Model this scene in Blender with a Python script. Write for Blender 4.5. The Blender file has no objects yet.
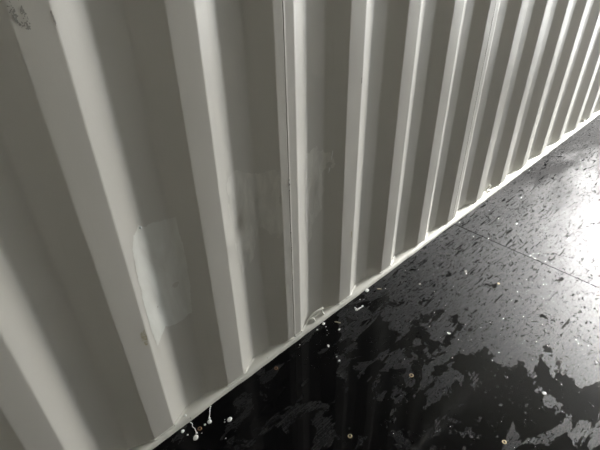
import bpy, bmesh, math, random
from mathutils import Vector, Matrix
R = random.Random(7)
S = bpy.context.scene

# ------------------------------------------------------------------ camera, world, light, exposure
RT = 0.0166                                   # top of the bottom side rail above the floor (z = 0)
fw = Vector((0.56623485, 0.6028874, -0.56205416))
rt = Vector((0.72075384, -0.69297749, -0.01720734))
up = Vector((0.39986497, 0.3953593, 0.82692142))
cd = bpy.data.cameras.new('camera'); cam = bpy.data.objects.new('camera', cd)
S.collection.objects.link(cam)
M4 = Matrix((rt, up, -fw)).transposed().to_4x4(); M4.translation = Vector((0, -0.8987, 1.3449))
cam.matrix_world = M4
cd.sensor_width = 36; cd.lens = 36 * 460.95 / 600; cd.clip_start = .02
S.camera = cam

DOOR_X, BACK_X, OPP_Y, ROOF_Z = 5.8, -1.5, -2.33, 2.39
w = bpy.data.worlds.new('sky'); S.world = w; w.use_nodes = True
nt = w.node_tree; nt.nodes.clear()
wo = nt.nodes.new('ShaderNodeOutputWorld'); bg = nt.nodes.new('ShaderNodeBackground')
tc = nt.nodes.new('ShaderNodeTexCoord'); sp = nt.nodes.new('ShaderNodeSeparateXYZ'); cr = nt.nodes.new('ShaderNodeValToRGB')
nt.links.new(tc.outputs['Generated'], sp.inputs[0]); nt.links.new(sp.outputs['Z'], cr.inputs[0])
cr.color_ramp.elements[0].position = 0.0; cr.color_ramp.elements[0].color = (.95, .98, 1.0, 1)
cr.color_ramp.elements[1].position = 0.6; cr.color_ramp.elements[1].color = (0.72, 0.80, 0.92, 1)
def wm(op, a, b=0.0):
    n = nt.nodes.new('ShaderNodeMath'); n.operation = op
    for i, v in enumerate((a, b)):
        if isinstance(v, (int, float)): n.inputs[i].default_value = v
        else: nt.links.new(v, n.inputs[i])
    return n.outputs[0]
# bright haze around the veiled sun: a tall column of glow below and above it
az = wm('ARCTAN2', sp.outputs['Y'], sp.outputs['X'])
GLOW_AZ, GLOW_W, GLOW = math.radians(-8.8), math.radians(2.8), 9.8
da = wm('DIVIDE', wm('SUBTRACT', az, GLOW_AZ), GLOW_W)
ga = wm('EXPONENT', wm('MULTIPLY', wm('MULTIPLY', da, da), -.5))
glow = wm('ADD', wm('MULTIPLY', ga, GLOW), 1.0)
tint = nt.nodes.new('ShaderNodeMix'); tint.data_type = 'RGBA'
nt.links.new(ga, tint.inputs[0]); nt.links.new(cr.outputs[0], tint.inputs[6]); tint.inputs[7].default_value = (1, .975, .91, 1)
nt.links.new(tint.outputs[2], bg.inputs[0]); nt.links.new(bg.outputs[0], wo.inputs[0])
nt.links.new(wm('MULTIPLY', glow, 3.0), bg.inputs[1])

sl = bpy.data.lights.new('hazy_sun', 'SUN'); sl.energy = 12; sl.angle = math.radians(14); sl.color = (1, .98, .95)
so = bpy.data.objects.new('hazy_sun', sl); S.collection.objects.link(so)
SUN_EL, SUN_AZ = math.radians(31), math.radians(-7)     # shining in through the open end, slightly towards the left wall
so.rotation_euler = Vector((math.cos(SUN_EL)*math.cos(SUN_AZ), math.cos(SUN_EL)*math.sin(SUN_AZ), math.sin(SUN_EL))).to_track_quat('Z', 'Y').to_euler()
pl = bpy.data.lights.new('door_portal', 'AREA'); pl.shape = 'RECTANGLE'; pl.size = 2.3; pl.size_y = 2.3
pl.cycles.is_portal = True
po = bpy.data.objects.new('door_portal', pl); S.collection.objects.link(po)
po.location = (DOOR_X + .06, OPP_Y/2, 1.17)
po.rotation_euler = (0, math.radians(90), 0)     # faces -x, into the container

vs = S.view_settings
vs.view_transform = 'Standard'; vs.look = 'None'; vs.gamma = 1; vs.use_curve_mapping = False
vs.exposure = 1.08

# ------------------------------------------------------------------ helpers
def link(o, parent=None):
    S.collection.objects.link(o)
    if parent: o.parent = parent
    return o
def obj(name, verts, faces, mat, parent=None, smooth=True):
    me = bpy.data.meshes.new(name); me.from_pydata(verts, [], faces); me.update()
    if smooth: me.polygons.foreach_set('use_smooth', [True] * len(me.polygons))
    me.materials.append(mat)
    return link(bpy.data.objects.new(name, me), parent)
def tag(o, label=None, cat=None, group=None, kind=None):
    if label: o['label'] = label
    if cat: o['category'] = cat
    if group: o['group'] = group
    if kind: o['kind'] = kind
    return o
class MB:
    def __init__(s): s.v = []; s.f = []
    def add(s, v, f):
        n = len(s.v); s.v += v; s.f += [tuple(i + n for i in q) for q in f]
    def box(s, a, b):
        x0, y0, z0 = a; x1, y1, z1 = b
        s.add([(x0,y0,z0),(x1,y0,z0),(x1,y1,z0),(x0,y1,z0),(x0,y0,z1),(x1,y0,z1),(x1,y1,z1),(x0,y1,z1)],
              [(0,3,2,1),(4,5,6,7),(0,1,5,4),(1,2,6,5),(2,3,7,6),(3,0,4,7)])
    def grid(s, rows, flip=False):
        n = len(rows[0]); base = len(s.v)
        for r in rows: s.v += r
        for i in range(len(rows) - 1):
            for j in range(n - 1):
                q = (base + i*n + j, base + i*n + j + 1, base + (i+1)*n + j + 1, base + (i+1)*n + j)
                s.f.append(q[::-1] if flip else q)
    def tube(s, pts, rad, n=8):
        pts = [Vector(p) for p in pts]; rings = []
        for i, p in enumerate(pts):
            d = (pts[min(i+1, len(pts)-1)] - pts[max(i-1, 0)]).normalized()
            a = d.cross(Vector((0.1, 0.3, 1))).normalized(); b = d.cross(a)
            r = rad[i] if isinstance(rad, (list, tuple)) else rad
            rings.append([tuple(p + (a*math.cos(t) + b*math.sin(t))*r) for t in [2*math.pi*k/n for k in range(n+1)]])
        s.grid(rings)
        for e in (rings[0], rings[-1]):
            b = len(s.v); s.v += e[:-1]; s.f.append(tuple(range(b, b + n)))
    def build(s, name, mat, parent=None, smooth=True): return obj(name, s.v, s.f, mat, parent, smooth)

def vnoise(x, y, seed=0):
    def h(i, j):
        k = (i * 374761393 + j * 668265263 + seed * 974711) & 0xffffffff
        k = ((k ^ (k >> 13)) * 1274126177) & 0xffffffff
        return ((k ^ (k >> 16)) & 0xffff) / 65535.0
    xi, yi = math.floor(x), math.floor(y); fx, fy = x - xi, y - yi
    fx = fx*fx*(3-2*fx); fy = fy*fy*(3-2*fy)
    return (h(xi,yi)*(1-fx)+h(xi+1,yi)*fx)*(1-fy) + (h(xi,yi+1)*(1-fx)+h(xi+1,yi+1)*fx)*fy

# ------------------------------------------------------------------ materials
class NT:
    def __init__(s, name):
        s.m = bpy.data.materials.new(name); s.m.use_nodes = True; s.t = s.m.node_tree; s.t.nodes.clear()
        s.o = s.n('ShaderNodeOutputMaterial'); s.b = s.n('ShaderNodeBsdfPrincipled'); s.l(s.b.outputs[0], s.o.inputs[0])
        s.pos = s.n('ShaderNodeNewGeometry').outputs['Position']
    def n(s, k): return s.t.nodes.new(k)
    def l(s, a, b): s.t.links.new(a, b)
    def set(s, k, v):
        if isinstance(v, (int, float, tuple)): s.b.inputs[k].default_value = v
        else: s.l(v, s.b.inputs[k])
    def mapped(s, sc, loc=(0,0,0), rot=(0,0,0)):
        m = s.n('ShaderNodeMapping'); m.inputs['Scale'].default_value = sc; m.inputs['Location'].default_value = loc
        m.inputs['Rotation'].default_value = rot
        s.l(s.pos, m.inputs[0]); return m.outputs[0]
    def noise(s, sc, scale=1, detail=4, rough=.55, loc=(0,0,0), rot=(0,0,0), dist=0):
        n = s.n('ShaderNodeTexNoise'); s.l(s.mapped(sc, loc, rot), n.inputs['Vector']); n.inputs['Scale'].default_value = scale
        n.inputs['Detail'].default_value = detail; n.inputs['Roughness'].default_value = rough; n.inputs['Distortion'].default_value = dist
        return n.outputs['Fac']
    def math(s, op, a, b=0.0, c=None, clamp=False):
        n = s.n('ShaderNodeMath'); n.operation = op; n.use_clamp = clamp
        for i, v in enumerate((a, b) if c is None else (a, b, c)):
            if isinstance(v, (int, float)): n.inputs[i].default_value = v
            else: s.l(v, n.inputs[i])
        return n.outputs[0]
    def step(s, v, a, b, lo=0., hi=1.):
        n = s.n('ShaderNodeMapRange'); s.l(v, n.inputs[0])
        for i, q in enumerate((a, b, lo, hi)): n.inputs[i+1].default_value = q
        return n.outputs[0]
    def mix(s, f, a, b):
        n = s.n('ShaderNodeMix'); n.data_type = 'RGBA'
        if isinstance(f, (int, float)): n.inputs[0].default_value = f
        else: s.l(f, n.inputs[0])
        for i, v in ((6, a), (7, b)):
            if isinstance(v, tuple): n.inputs[i].default_value = v
            else: s.l(v, n.inputs[i])
        return n.outputs[2]
    def bump(s, h, strength, dist, normal=None):
        n = s.n('ShaderNodeBump'); n.inputs['Strength'].default_value = strength; n.inputs['Distance'].default_value = dist
        s.l(h, n.inputs['Height'])
        if normal: s.l(normal, n.inputs['Normal'])
        return n.outputs[0]

WALL = (0.61, 0.592, 0.545, 1)
def steel(name, col=WALL, rough=.42, light=None, amount=.5, streak=(9, 9, 9), lo=None):
    t = NT(name)
    a = t.noise((1, 1, 1), 3, 4); b = t.noise((60, 60, 3), 1, 3)
    base = t.mix(t.math('MULTIPLY', a, .22), col, (col[0]*.78, col[1]*.80, col[2]*.80, 1))
    base = t.mix(t.step(b, .62, .75, 0, .10), base, (.42, .40, .34, 1))
    if light:
        f = t.step(t.noise(streak, 1, 4, .6, dist=.6), .35, .65, amount*.35 if lo is None else lo, amount)
        base = t.mix(f, base, light)
    t.set('Base Color', base)
    t.set('Roughness', t.step(a, .3, .7, rough - .05, rough + .08))
    h = t.noise((1, 1, 1), 260, 3); h2 = t.noise((1, 1, 1), 9, 2)
    t.set('Normal', t.bump(h2, .25, .004, t.bump(h, .12, .0006)))
    return t.m
def plain(name, col, rough=.5, metal=0, bump=0):
    t = NT(name); n = t.noise((1, 1, 1), 300, 3)
    t.set('Base Color', t.mix(t.math('MULTIPLY', n, .5), (*col, 1), (col[0]*.6, col[1]*.6, col[2]*.6, 1)))
    t.set('Roughness', rough); t.set('Metallic', metal)
    if bump: t.set('Normal', t.bump(n, bump, .001))
    return t.m
m_wall = steel('painted_steel')
m_rail = steel('rail_paint', (0.64, 0.63, 0.58, 1), .40)
m_patch = steel('touch_up_paint', WALL, .33, (0.79, 0.80, 0.76, 1), .85, (14, 14, 5))
m_smear = steel('smeared_paint', WALL, .38, (0.80, 0.785, 0.73, 1), .75, (34, 34, 9), 0.0)
m_white = plain('white_paint', (.93, .94, .93), .3)
m_seal = plain('dry_sealant', (.84, .83, .76), .5, bump=.2)
m_rust = plain('rusty_screw', (.30, .17, .09), .38, .6, .3)
m_brass = plain('yellow_zinc_screw', (.62, .50, .32), .28, .9, .2)
m_zinc = plain('bright_screw', (.8, .79, .76), .25, .9)
m_grime = plain('grime', (.34, .33, .30), .6)
m_chip = plain('bare_primer', (.50, .46, .33), .6)
m_dark = plain('dark_gap', (.02, .02, .02), .8)
m_ground = plain('pale_concrete', (.52, .51, .48), .8)

# floor: black coated plywood, wet: beaded film scatters the door light, pooled water is a mirror
t = NT('wet_black_floor')
sx = t.n('ShaderNodeSeparateXYZ'); t.l(t.pos, sx.inputs[0]); X, Y = sx.outputs[0], sx.outputs[1]
big = t.noise((7, 12.5, 1), 1, 8, .63, dist=.5, loc=(.3, .2, 0))
fine = t.noise((58, 92, 1), 1, 2, .5, dist=1.4)
streak = t.noise((10, 100, 1), 1, 4, .6, loc=(2, 1, 0), dist=.3)
# how much water stands: most near the closed end and away from the wall
edge = t.math('ADD', X, t.math('MULTIPLY', t.math('ADD', Y, .6), .35))             # the pool ends on a slant
pool = t.math('ADD', t.step(edge, 1.22, 1.50, .045, -.14), t.math('MULTIPLY', t.step(Y, -.72, -.58, .030, 0), t.step(edge, 1.30, 1.42, 1, 0)))
mir = t.step(t.math('ADD', big, pool), .50, .515)
fl = t.step(t.math('ADD', fine, t.step(big, .3, .7, -.02, .02)), .62, .63)
st = t.math('MULTIPLY', t.step(t.math('ADD', streak, t.step(Y, -.5, -.15, 0, .03)), .60, .62), t.math('MULTIPLY', t.step(big, .44, .50), t.step(Y, -.70, -.35)))
mir = t.math('MAXIMUM', mir, t.math('MAXIMUM', fl, st))
grain = t.noise((16, 300, 1), 1, 4, .6)
bead = t.noise((1, 1, 1), 420, 2, .5)
wob = t.noise((3, 9, 1), 1, 4)
dry = t.math('MULTIPLY', t.step(t.math('ADD', Y, t.math('MULTIPLY', t.math('SUBTRACT', wob, .5), .5)), -.60, -.10), t.step(X, 1.7, 2.7, .35, 1))
dry = t.math('MAXIMUM', dry, t.step(t.math('ADD', X, t.math('MULTIPLY', wob, .6)), 2.9, 3.8))   # less water along the rail and towards the doors
t.set('Base Color', t.mix(mir, t.mix(dry, (.0085, .009, .0105, 1), (.012, .0118, .0118, 1)), (.0035, .0035, .004, 1)))
lines = t.noise((18, 260, 1), 1, 3, .6, loc=(5, 3, 0)); specks = t.noise((150, 190, 1), 1, 2, .5)
film_r = t.math('ADD', t.math('ADD', t.math('ADD', t.step(wob, .3, .7, .29, .35), t.step(X, .55, 1.15, -.13, .02)), t.math('MULTIPLY', dry, .34)),
                t.math('ADD', t.math('MULTIPLY', t.math('SUBTRACT', lines, .5), t.step(dry, 0, .5, .15, .6)), t.math('MULTIPLY', t.math('SUBTRACT', specks, .5), .22)))
rr = t.n('ShaderNodeMix'); t.l(mir, rr.inputs[0]); t.l(film_r, rr.inputs[2]); t.l(t.math('MULTIPLY', t.step(X, .75, 1.2, .22, 1), t.step(edge, 1.38, 1.6, .19, .07)), rr.inputs[3])
t.set('Roughness', rr.outputs[0]); t.set('IOR', 1.33); film_s = t.math('MULTIPLY', t.step(dry, 0, 1, .72, .06), t.step(t.math('ADD', t.math('MULTIPLY', t.math('SUBTRACT', lines, .5), t.step(dry, 0, .5, .35, 1.5)), t.math('MULTIPLY', t.math('SUBTRACT', specks, .5), .5)), -.16, .16, .45, 1.45))
ss = t.n('ShaderNodeMix'); t.l(mir, ss.inputs[0]); t.l(film_s, ss.inputs[2]); t.l(t.math('MULTIPLY', t.step(X, .75, 1.1, .4, 1.1), t.math('MULTIPLY', t.step(edge, 1.4, 1.6, 1, .5), t.step(dry, .1, .6, 1, .12))), ss.inputs[3])
t.set('Specular IOR Level', ss.outputs[0])
inv = t.math('SUBTRACT', 1.0, mir)
hh = t.math('MULTIPLY', t.math('SUBTRACT', t.math('ADD', t.math('MULTIPLY', grain, .6), t.math('MULTIPLY', bead, .4)), .5), inv)
t.set('Normal', t.bump(t.noise((1, 1, 1), 7, 1), .12, .004, t.bump(hh, .9, .0020)))
m_floor = t.m
t = NT('water'); t.set('Base Color', (1, 1, 1, 1)); t.set('Roughness', .02); t.set('IOR', 1.33); t.set('Transmission Weight', 1.0)
m_water = t.m

# ------------------------------------------------------------------ corrugated walls
P, X0, CA, CB, CC = 0.278, -0.0631, 0.0674, 0.0698, 0.0299
OFF = {4: .004, 5: .002, 7: -.010, 11: -.006, 13: .008}
WID = {7: .078}
DENTS = [(.612, .575, .010, .022, .006), (.630, .60, .016, .03, .007), (.60, .66, .03, .06, .003), (.405, .507, .026, .016, .003), (.345, .47, .02, .03, .004),
         (.93, .55, .02, .05, .004), (1.0, .66, .03, .02, .003), (.86, .50, .012, .03, .003), (.47, .70, .02, .02, .002),
         (.573, .745, .012, .012, .002), (.555, .545, .012, .02, .004), (1.09, .62, .015, .04, .003), (2.19, .545, .02, .02, .004),
         (2.47, .43, .02, .02, .004)]
def dent(x, z):
    d = 0
    for a, b, sa, sb, h in DENTS:
        u = ((x-a)/sa)**2 + ((z-b)/sb)**2
        if u < 9: d += h * math.exp(-u)
    return d
def corners(off=OFF, wid=WID, k0=-10, k1=24, x0=X0):
    c = []
    for k in range(k0, k1):
        x = x0 + k*P + off.get(k, 0); a = wid.get(k, CA)
        c += [(x, 0, .003), (x + a, 0, .0035), (x + a + CB, CC, .006), (x0 + (k+1)*P + off.get(k+1, 0) - CB, CC, .006)]
    return c
def profile(c, xa, xb, grooves=()):
    pts = []
    for i in range(1, len(c) - 1):
        (x0, y0, _), (x, y, wd), (x1, y1, _) = c[i-1], c[i], c[i+1]
        s1 = (y - y0)/(x - x0); s2 = (y1 - y)/(x1 - x)
        for q in range(7):
            u = -wd + 2*wd*q/6
            pts.append((x + u, y + s1*u + (s2 - s1)*(u + wd)**2/(4*wd)))
        pts.append(((x + x1)/2, (y + y1)/2)); 
    for g in grooves:
        pts = [p for p in pts if abs(p[0]-g) > .009]
        dp = .006 if g < 1 else .0004; q = .5 if g < 1 else .45
        pts += [(g-.006, 0), (g-.0022, -.0002), (g-.0008, .0002), (g-.0007, dp), (g+.0004, dp), (g+.0005, -.0014*q), (g+.0018, -.0016*q), (g+.0030, -.0004*q), (g+.0085, 0)]
    pts = sorted(p for p in pts if xa <= p[0] <= xb)
    return pts
LC = corners()
SEAMS = (.8025, 1.918)
LP = profile(LC, BACK_X + .0, DOOR_X - .05, SEAMS)
def wall_y(x):
    for i in range(len(LP) - 1):
        if LP[i][0] <= x <= LP[i+1][0]:
            f = (x - LP[i][0])/max(1e-9, LP[i+1][0] - LP[i][0]); return LP[i][1]*(1-f) + LP[i+1][1]*f
    return 0
def surf(x, z): return wall_y(x) + dent(x, z)

zs = [RT - .01] + [RT + i*.0125 for i in range(0, 75)] + [1.0 + i*.06 for i in range(0, 24)]
zs = [z for z in zs if z < ROOF_Z + .03]
mb = MB()
mb.grid([[(x, y + (dent(x, z) if .2 < z < 1 and x < 3 else 0), z) for x, y in LP] for z in zs], flip=False)
tag(mb.build('wall_left', m_wall), 'white corrugated steel container wall with vertical ribs', kind='structure')

OC = profile(corners({}, {}), BACK_X, DOOR_X - .05)
mb = MB(); mb.grid([[(x, OPP_Y - y, z) for x, y in OC] for z in (0.0, 1.2, ROOF_Z + .03)], flip=True)
tag(mb.build('wall_right', m_wall), kind='structure')
BC = profile(corners({}, {}, -14, 8, 0), OPP_Y - .06, .06)
mb = MB(); mb.grid([[(BACK_X - v, u, z) for u, v in BC] for z in (0.0, 1.2, ROOF_Z + .03)], flip=False)
tag(mb.build('wall_back', m_wall), kind='structure')

# roof: shallow pressed ribs running across the container
rc = []
for k in range(0, 60):
    x = BACK_X - .1 + k*.209
    rc += [(x, 0, .006), (x + .091, 0, .006), (x + .1045, .020, .006), (x + .1955, .020, .006)]
RP = profile(rc, BACK_X - .05, DOOR_X - .02)
mb = MB(); mb.grid([[(x, yy, ROOF_Z + d) for x, d in RP] for yy in (OPP_Y - .06, -1.6, -.8, .06)], flip=True)
tag(mb.build('ceiling', m_wall), kind='structure')

# bottom side rails with a sealed, slightly lumpy front edge
def rail(name, y0, sgn, label=None):
    prof = [(.050, RT), (.028, RT), (.010, RT - .0003), (-.001, RT - .0008), (-.006, RT - .0028), (-.0095, RT - .0065), (-.0115, .006), (-.0125, -.006)]
    rows = []; n = 1100
    for i in range(n + 1):
        x = BACK_X + (DOOR_X - BACK_X)*i/n
        e = (vnoise(x*14, 1, 3) - .5)*.0026 + (vnoise(x*70, 2, 5) - .5)*.0010
        rows.append([(x, y0 + sgn*(py + (e if py < 0 else 0)), pz + ((vnoise(x*40, py*60, 9) - .5)*.0010 if 0 <= py < .04 else 0)) for py, pz in prof])
    mb = MB(); mb.grid(rows, flip=(sgn > 0))
    return tag(mb.build(name, m_rail), label, kind='structure')
rl = rail('baseboard_left', 0, 1, 'white painted steel rail along the foot of the corrugated wall')
rail('baseboard_right', OPP_Y, -1)
# weld and sealant beads where the ribs meet the rail
mb = MB()
for k in range(0, 16):
    x0 = X0 + k*P + OFF.get(k, 0)
    n = 5 if k in (3, 4, 9) else 3
    pts = []; rad = []
    for i in range(22):
        x = x0 - .012 + (CA + .024)*i/21
        pts.append((x, wall_y(x) - .0012, RT + .0008)); rad.append(.0018 + (.0032 if n == 5 else .0012)*vnoise(x*150, k, 11))
    mb.tube(pts, rad, 7)
    pts = []; rad = []
    for i in range(14):                                   # coved bead down the bright flank
        x = x0 + CA + CB*i/13; pts.append((x, wall_y(x) - .001, RT + .001)); rad.append(.0035 + .001*vnoise(x*80, k, 4))
    mb.tube(pts, rad, 7)
mb.build('weld_bead', m_rail, rl)

# ------------------------------------------------------------------ floor of butted boards
FX = [BACK_X, -.52, 1.920, 4.36, DOOR_X + .05]
mb = MB()
for a, b in zip(FX[:-1], FX[1:]):
    g = .0011; e = .0022
    x0, x1 = a + g, b - g; y0, y1 = OPP_Y - .03, .04
    rows = []
    for x, z in ((x0, -.02), (x0, -.0012), (x0 + e, 0), (x1 - e, 0), (x1, -.0012), (x1, -.02)):
        rows.append([(x, y0, z), (x, -1.2, z), (x, y1, z)])
    mb.grid(rows, flip=True)
mb.box((BACK_X - .1, OPP_Y - .1, -.05), (DOOR_X + .05, .1, -.018))
tag(mb.build('floor', m_floor, smooth=False), 'wet black container floor with pooled water', kind='structure')

# door end: header, sill and corner posts of the open doorway, and the yard outside
mb = MB()
mb.box((DOOR_X - .06, OPP_Y - .06, ROOF_Z - .10), (DOOR_X + .05, .09, ROOF_Z + .12))
mb.box((DOOR_X - .06, -.02, -.05), (DOOR_X + .05, .09, ROOF_Z - .10))
mb.box((DOOR_X - .06, OPP_Y - .09, -.05), (DOOR_X + .05, OPP_Y + .02, ROOF_Z - .10))
tag(mb.build('door_1', m_rail, smooth=False), kind='structure')
mb = MB()                                     # narrow unseen strip of door leaf, added to cut the light coming in
mb.box((DOOR_X - .05, OPP_Y + .02, .01), (DOOR_X - .02, -2.2, ROOF_Z - .10))
for z in (.12, .62, 1.12, 1.62, 2.12): mb.box((DOOR_X - .075, OPP_Y + .08, z), (DOOR_X - .05, -2.22, z + .10))
tag(mb.build('door_light_blocker', m_wall, smooth=False), kind='structure')
mb = MB(); mb.box((DOOR_X + .06, -12, -.40), (DOOR_X + 25, 10, -.15))
tag(mb.build('ground', m_ground, smooth=False), kind='structure')

# ------------------------------------------------------------------ marks on the wall (thin coats of real paint and grime)
def inside(p, poly):
    x, y = p; c = False; j = len(poly) - 1
    for i in range(len(poly)):
        xi, yi = poly[i]; xj, yj = poly[j]
        if (yi > y) != (yj > y) and x < (xj - xi)*(y - yi)/(yj - yi) + xi: c = not c
        j = i
    return c
def coat(name, poly, mat, label, cat, dx=.002, dz=.003, lift=.0005, rag=.006, seed=1, holes=0, parent=None, group=None):
    xs = [p[0] for p in poly]; zz = [p[1] for p in poly]
    nx = int((max(xs) - min(xs))/dx) + 2; nz = int((max(zz) - min(zz))/dz) + 2
    v = []; f = []; idx = {}
    def vid(i, j):
        if (i, j) not in idx:
            x = min(xs) + i*dx; z = min(zz) + j*dz
            idx[(i, j)] = len(v); v.append((x, surf(x, z) - lift, z))
        return idx[(i, j)]
    for i in range(nx):
        for j in range(nz):
            x = min(xs) + (i + .5)*dx; z = min(zz) + (j + .5)*dz
            q = (x + (vnoise(x*90, z*30, seed) - .5)*rag, z + (vnoise(x*60, z*90, seed + 5) - .5)*rag)
            if inside(q, poly) and not (holes and .5*vnoise(x*130, z*90, seed + 9) + .5*vnoise(x*600, z*450, seed + 11) < holes):
                f.append((vid(i, j), vid(i+1, j), vid(i+1, j+1), vid(i, j+1)))
    o = obj(name, v, f, mat, parent)
    return tag(o, label, cat, group)
coat('paint_patch', [(.3403,.7387),(.3574,.7222),(.3742,.7258),(.4203,.7157),(.4369,.7167),(.4391,.6701),(.4422,.6111),(.4409,.5501),(.4399,.4893),(.4349,.4343),(.4282,.3854),(.3971,.3738),(.3586,.378),(.3442,.3952),(.322,.3776),(.304,.3620),(.3,.4165),(.2985,.4779),(.299,.5674),(.3043,.6383),(.3087,.6889),(.3216,.7203)],
     m_patch, 'whiter rectangular touch-up paint patch wrapping a rib and the recess beside it', 'paint patch', lift=.0006)
coat('paint_smear', [(.592,.76),(.640,.775),(.700,.73),(.769,.735),(.7705,.60),(.772,.50),(.70,.56),(.665,.45),(.625,.42),(.606,.47),(.598,.6)],
     m_smear, 'faint brushed smear of lighter paint in the recess just before the wall seam', 'paint smear', rag=.02, seed=4)
coat('paint_smear', [(.905,.73),(.955,.735),(1.0,.70),(1.03,.66),(.985,.64),(.97,.50),(.935,.47),(.93,.40),(.900,.38),(.893,.55)],
     m_smear, 'faint cloudy smear of lighter paint in the recess just past the wall seam', 'paint smear', rag=.02, seed=8)
coat('scuff_mark', [(.217,1.235),(.232,1.238),(.243,1.215),(.240,1.192),(.228,1.190),(.220,1.205)], m_grime,
     'small dark scuff high on the nearest rib of the wall', 'scuff', dx=.001, dz=.001, rag=.012, holes=.57, seed=3)
coat('paint_chip', [(.2785,1.213),(.2815,1.215),(.2835,1.195),(.281,1.188)], m_grime,
     'thin dark chip on a rib edge near the scuff', 'paint chip', dx=.0007, dz=.0015, rag=.002)
coat('paint_chip', [(1.1150,.921),(1.1185,.923),(1.1190,.905),(1.1155,.903)], m_grime,
     'tiny dark chip on the second rib past the seam', 'paint chip', dx=.0007, dz=.001, rag=.001)
coat('paint_chip', [(1.105,.349),(1.110,.352),(1.111,.325),(1.107,.320)], m_chip,
     'tiny beige chip low on the rib with the dark chip', 'paint chip', dx=.0007, dz=.001, rag=.001)
coat('rust_stain', [(.268,.445),(.277,.45),(.281,.42),(.280,.395),(.272,.392),(.266,.415)], m_chip,
     'yellowish stain beside the pointed foot of the white paint patch', 'stain', dx=.001, dz=.0015, rag=.010, holes=.5, seed=6)
coat('scratch', [(1.0095,.705),(1.0125,.708),(1.0100,.675),(1.0045,.640),(.9985,.628),(1.0030,.652),(1.0075,.675)], m_white,
     'thin pale upright scratch above the cloudy paint smear', 'scratch', dx=.0008, dz=.002, rag=.001, holes=.25)
# gouge specks along the open seam
mb = MB()
for z, s in ((.69, .0022), (.675, .003), (.655, .002), (.50, .002), (.44, .0016), (.43, .0018), (.30, .0016)):
    mb.tube([(.8020, -.001, z - s*2), (.8020, -.0028, z), (.8020, -.001, z + s*2)], [s*.4, s*.7, s*.4], 6)
tag(mb.build('seam_speck', m_grime, bpy.data.objects['wall_left']), 'dark specks in the wall seam')
mb = MB()
for x, z, r in [(.3455,.7285,.0036)]:
    mb.tube([(x, surf(x, z) + .001, z), (x, surf(x, z) - .0020, z), (x, surf(x, z) - .0042, z), (x, surf(x, z) - .0055, z)], [r, r, r*.8, r*.3], 10)
tag(mb.build('paint_lump', m_white), 'tiny white lump at the upper corner of the touch-up paint patch', 'paint lump')

# ------------------------------------------------------------------ dried sealant curls on the rail
def curl(name, strands, label):
    mb = MB()
    for pts, r in strands:
        n = 20; q = []; rr = []
        for i in range(n + 1):
            f = i/n*(len(pts) - 1); k = min(int(f), len(pts) - 2); u = f - k
            p0, p1 = Vector(pts[max(k-1, 0)]), Vector(pts[k]); p2, p3 = Vector(pts[k+1]), Vector(pts[min(k+2, len(pts)-1)])
            q.append(.5*((2*p1) + (p2-p0)*u + (2*p0-5*p1+4*p2-p3)*u*u + (3*p1-p0-3*p2+p3)*u**3))
            g = 1.3*(r[0]*(1-i/n) + r[1]*i/n); rr.append(g*(.85 + .3*vnoise(i*.7, 3, 2)))
        mb.tube(q, rr, 8)
    return tag(mb.build(name, m_seal), label, 'sealant', 'peeling sealant curls on the wall rail')
curl('sealant_curl', [([(.868,.012,RT+.002),(.8929,.012,RT+.020),(.915,.014,RT+.027),(.9336,.014,RT+.028),(.955,.012,RT+.027),(.9713,.012,RT+.025)], (.0016,.0042)),
                      ([(.9600,.011,RT+.022),(.963,.007,RT+.010),(.967,.002,RT-.002)], (.0030,.0030)),
                      ([(.893,.012,RT+.018),(.9108,.008,RT+.015),(.914,.004,RT+.006),(.9159,.002,RT-.001)], (.0020,.0032)),
                      ([(.913,.008,RT+.012),(.935,.010,RT+.017),(.960,.010,RT+.019)], (.0018,.0024))],
     'curled white strip of peeling sealant with prongs on the rail just past the seam')
curl('sealant_curl', [([(2.2394,.008,RT+.003),(2.262,.010,RT+.012),(2.290,.012,RT+.006)], (.003,.0035)),
                      ([(2.285,.010,RT+.004),(2.305,.012,RT+.014),(2.3442,.004,RT-.002)], (.003,.0035)),
                      ([(2.280,.012,RT+.008),(2.31,.014,RT+.022),(2.325,.014,RT+.030),(2.334,.014,RT+.032)], (.0022,.0058))],
     'knobbly white curl of sealant on the rail halfway along the wall')
curl('sealant_curl', [([(3.77,.012,RT+.001),(3.80,.018,RT+.012),(3.83,.020,RT+.030)], (.006,.008)),
                      ([(3.80,.014,RT+.004),(3.85,.014,RT+.012),(3.89,.010,RT+.002)], (.005,.006))],
     'farthest white curl of sealant on the rail near the end of the wall')
mb = MB(); mb.tube([(.3277,.0045,RT-.001),(.3277,.0045,RT+.001),(.3277,.0045,RT+.002)], [.0045,.0035,.001], 10)
tag(mb.build('paint_lump', m_white), 'small white lump on the rail above the paint drips', 'paint lump')
for nm, x, y, z, r, lab in (('grit_speck', .3361, -.0105, RT-.006, .0018, 'dark speck of grit on the rail edge above the paint drips'),
                            ('grit_speck', .6655, -.004, RT-.0015, .0013, 'dark speck of grit on the rail edge above the brown screw')):
    mb = MB(); mb.tube([(x, y, z-.001), (x, y, z+.001), (x, y-.0005, z+.002)], [r, r, r*.4], 7)
    tag(mb.build(nm, m_grime), lab, 'grit')

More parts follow.
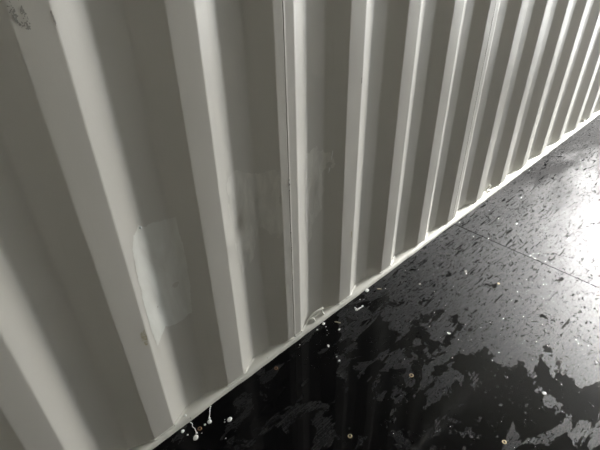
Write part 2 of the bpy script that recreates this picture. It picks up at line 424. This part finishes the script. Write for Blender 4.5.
# ------------------------------------------------------------------ screws in the floor
def screw_mesh(mat, r):
    mb = MB(); n = 20
    prof = [(r*1.15, -.0008), (r*1.12, .0004), (r*.95, .0010), (r*.72, .0013), (r*.50, .0009), (r*.42, -.0010), (r*.18, -.0020), (0.0001, -.0021)]
    rows = [[(a*math.cos(2*math.pi*k/n), a*math.sin(2*math.pi*k/n), z) for k in range(n + 1)] for a, z in prof]
    mb.grid(rows)
    for a in (0, math.pi/2):                              # arms of the cross recess
        c, s = math.cos(a), math.sin(a); l, wd = r*.62, r*.11
        mb.add([(c*l - s*wd, s*l + c*wd, .0012), (-c*l - s*wd, -s*l + c*wd, .0012), (-c*l + s*wd, -s*l - c*wd, .0012), (c*l + s*wd, s*l - c*wd, .0012)], [(0,1,2,3)])
    return mb
def screw(x, y, kind, label, r=.0062):
    e = link(bpy.data.objects.new('floor_screw', None)); e.location = (x, y, .0003); e.rotation_euler = (R.uniform(-.05,.05), R.uniform(-.05,.05), R.uniform(0, 3))
    e.empty_display_size = .01
    mb = MB(); n = 20
    prof = [(r*1.15, -.0010), (r*1.10, .0005), (r*.95, .0011), (r*.72, .0014), (r*.55, .0012), (r*.50, .0006)]
    mb.grid([[(a*math.cos(2*math.pi*k/n), a*math.sin(2*math.pi*k/n), z) for k in range(n + 1)] for a, z in prof])
    mb.build('screw_head', kind, e)
    mb = MB(); prof = [(r*.50, .0006), (r*.40, -.0008), (r*.2, -.0012), (.0001, -.0012)]
    mb.grid([[(a*math.cos(2*math.pi*k/n), a*math.sin(2*math.pi*k/n), z) for k in range(n + 1)] for a, z in prof])
    for a in (0, math.pi/2):
        c, s = math.cos(a), math.sin(a); l, wd = r*.66, r*.12
        mb.add([(c*l - s*wd, s*l + c*wd, .0015), (-c*l - s*wd, -s*l + c*wd, .0015), (-c*l + s*wd, -s*l - c*wd, .0015), (c*l + s*wd, s*l - c*wd, .0015)], [(0,1,2,3)])
    mb.build('screw_recess', m_dark if kind is not m_zinc else m_zinc, e)
    return tag(e, label, 'screw', 'screws in the black floor')
screw(.665, -.051, m_rust, 'dull brown screw in the black floor near the rail, below the wall seam')
screw(.339, -.056, m_rust, 'rusty red-brown screw among the white paint drips by the rail')
screw(.658, -.404, m_brass, 'ring-shaped yellowish screw on the darkest stretch of floor')
screw(.981, -.406, m_brass, 'brownish gold screw in the film of water beside tiny beads', .0070)
screw(1.236, -.758, m_zinc, 'bright whitish screw on an island of damp film in the puddle', .0058)
screw(.978, -.745, m_brass, 'shiny gold screw at the near edge of the striped puddle', .0062)
screw(1.244, -.394, m_zinc, 'small glinting screw between the puddle and the wall', .0045)
screw(1.621, -.250, m_zinc, 'small pale screw close to the cross joint of the floor', .0048)
screw(1.647, -.392, m_brass, 'small screw in the beaded film beyond the cross joint screw', .0042)
screw(1.405, -.154, m_zinc, 'small dull screw near the rail in the grey film', .0040)

# ------------------------------------------------------------------ white paint drips and flecks on the floor
def blob(parts, label, cat='paint drip', name='paint_drip', mat=m_white, group=None):
    """parts: (x, y, rx, ry, rotation) low rounded pads, and lists of points for tails"""
    mb = MB()
    for p in parts:
        if len(p) == 5:
            x, y, rx, ry, a = p; rx *= 1.2; ry *= 1.2; n = 14; sd = R.random()*50
            rows = []
            for f, h in ((1, 0), (.93, .45), (.75, .8), (.4, 1), (.01, 1.05)):
                row = []
                for k in range(n + 1):
                    th = 2*math.pi*(k % n)/n; g = 1 + .22*(vnoise((k % n)*.8, sd, 3) - .5)
                    u, v = rx*f*g*math.cos(th), ry*f*g*math.sin(th)
                    row.append((x + u*math.cos(a) - v*math.sin(a), y + u*math.sin(a) + v*math.cos(a), -.0003 + h*min(rx, ry)*.45))
                rows.append(row)
            mb.grid(rows)
        else:
            pts, r = p
            q = []
            for i in range(len(pts) - 1):
                for u in range(4): q.append(tuple(pts[i][k]*(1-u/4) + pts[i+1][k]*u/4 for k in (0, 1)) + (.0006,))
            q.append((*pts[-1], .0006))
            mb.tube(q, [r*(.7 + .6*vnoise(i*1.3, r*999, 7)) for i in range(len(q))], 7)
    return tag(mb.build(name, mat), label, cat, group)
blob([(.2957,-.0258,.0055,.0045,.3)], 'round white paint drip by the rail at the near end of the spatter')
blob([([(.3290,-.0150),(.3318,-.0250),(.3262,-.0340),(.3280,-.0450),(.3239,-.0600)], .0013), (.3135,-.0722,.0085,.0065,.6), (.3239,-.0614,.003,.003,0)],
     'largest white paint drip, with a broken trail running up to the rail')
blob([([(.4088,-.0140),(.4010,-.022),(.3900,-.0368),(.3800,-.047)], .0014), (.3749,-.0574,.0066,.0060,.9), (.4088,-.0140,.002,.002,0), (.382,-.047,.0032,.0036,0)],
     'white tadpole-shaped paint drip with a straight tail to the rail')
blob([(.3586,-.0560,.0035,.0030,0)], 'small white paint dot between the rusty screw and the tadpole-shaped drip')
blob([(.4258,-.0966,.0075,.0065,.4)], 'round white paint drip lying alone past the tadpole-shaped drip')
blob([(.9402,-.0210,.0060,.0050,.3)], 'round white paint drip under the sealant curl, the largest there')
blob([(.9004,-.0259,.0036,.0030,.3)], 'small white paint dot nearest the seam, under the sealant curl')
blob([(.9617,-.0853,.0052,.0030,.2)], 'oval white paint fleck beside the straw-coloured chip')
blob([(.8721,-.1110,.0036,.0060,-.5)], 'upright oblong white paint fleck in the open floor under the sealant curl')
blob([(.8499,-.1863,.0042,.0036,0)], 'white paint dot farthest out from the rail under the sealant curl')
blob([(1.211,-.0193,.0085,.0065,.2)], 'bright oval white paint drip close to the rail, above the tick-shaped one')
blob([([(1.0958,-.049),(1.0914,-.0649),(1.1051,-.0660),(1.1251,-.0685)], .0030), (1.0914,-.0630,.0060,.0050,0), (1.1251,-.0660,.0040,.0034,0)],
     'white paint fleck shaped like a tick mark on the black floor')
blob([([(.9790,-.045),(.9850,-.055),(.9900,-.066)], .0026)], 'thin straw-coloured chip on the floor under the sealant curl', 'chip', 'wood_chip', m_chip)
blob([([(1.2500,-.043),(1.2600,-.058)], .0026)], 'short grey-brown chip on the floor past the bright oval paint drip', 'chip', 'wood_chip', m_chip)
for x, y, r, lab in [(.3004,-.0468,.0026,'pinhead white dot beside the round drip at the near end of the spatter'),
        (.4091,-.0924,.0022,'pinhead white dot touching distance from the lone round drip'),
        (.4140,-.0860,.0016,'faintest pinhead white dot next to the lone round drip'),
        (.3786,-.1398,.0020,'greyish pinhead dot farthest from the rail in the first spatter'),
        (.3024,-.0104,.0020,'pinhead white dot against the rail at the first spatter'),
        (.335,-.073,.0018,'pinhead white dot between the rusty screw and the largest drip'),
        (.7998,-.0318,.0022,'lone pinhead white dot on the floor below the wall seam'),
        (.9357,-.0389,.0024,'pinhead white dot just below the round drip under the sealant curl'),
        (.925,-.055,.0015,'second pinhead dot in the line below the round drip under the sealant curl'),
        (.9074,-.0710,.0014,'last and smallest pinhead dot in the line under the sealant curl'),
        (.8566,-.1675,.0024,'pinhead white dot just rail-side of the farthest-out paint dot'),
        (1.1473,-.0339,.0024,'pinhead white dot between the tick-shaped fleck and the bright oval drip'),
        (1.16,-.045,.0014,'tiny pinhead white dot above the tail of the tick-shaped fleck'),
        (1.1125,-.0118,.0018,'pinhead white dot hugging the rail near the tick-shaped fleck')]:
    blob([(x, y, r, r*.85, 0)], lab, 'paint drip', 'paint_dot', group='pinhead paint dots near the rail')

# ------------------------------------------------------------------ water beads
def beads(name, spots, label, cat):
    mb = MB()
    for (o, nrm, r, el) in spots:
        o = Vector(o); nn = Vector(nrm).normalized(); a = nn.orthogonal().normalized(); b = nn.cross(a); n = 9
        rows = []
        for f, h in ((1, -.05), (.92, .30), (.62, .52), (.02, .62)):
            rows.append([tuple(o + a*(r*f*math.cos(2*math.pi*k/n)) + b*(r*f*el*math.sin(2*math.pi*k/n)) + nn*(r*h)) for k in range(n + 1)])
        mb.grid(rows)
    return tag(mb.build(name, m_water), label, cat, kind='stuff')
sp_ = []
while len(sp_) < 3400:
    x = R.uniform(.75, 3.2); y = -abs(R.gauss(0, .42)) - .02
    if y < -1.0: continue
    d = math.exp(-((x - 1.55)/.55)**2) + .10
    if R.random() > d: continue
    if vnoise(x*7, y*14, 31) < .38: continue
    sp_.append(((x, y, 0), (0, 0, 1), min(.0042, .0013 + R.expovariate(1/.0007)), R.uniform(.8, 1.3)))
for x, y in ((.80,-.43),(.78,-.45),(.79,-.47),(.86,-.44),(.85,-.48),(.90,-.44),(.91,-.41),(1.0,-.42),(.93,-.37),(1.03,-.42),(1.04,-.40),(1.05,-.42)):
    sp_.append(((x, y, 0), (0, 0, 1), R.uniform(.0018, .0030), 1))
beads('water_beads', sp_, 'clear beads of water scattered over the black floor', 'water')
for k, n, z0, z1, rs, lab in ((0, 150, .33, .66, (.0006, .0014), 'fine beads of water on the nearest low rib of the white wall'),
                             (1, 70, .03, .38, (.0005, .0010), 'fine beads of water low on the rib beside the first paint spatter'),
                             (2, 50, .03, .30, (.0005, .0009), 'fine beads of water low on the rib just before the wall seam')):
    xa = X0 + k*P + .004; sp_ = []
    for i in range(n):
        x = xa + (CA - .008)*R.random(); z = R.uniform(z0, z1)
        sp_.append(((x, -.0001, z), (0, -1, 0), R.uniform(*rs), 1))
    if k == 0: sp_.append(((-.008, 0, .44), (0, -1, 0), .0026, 1.2))
    beads('wall_water_beads', sp_, lab, 'water')
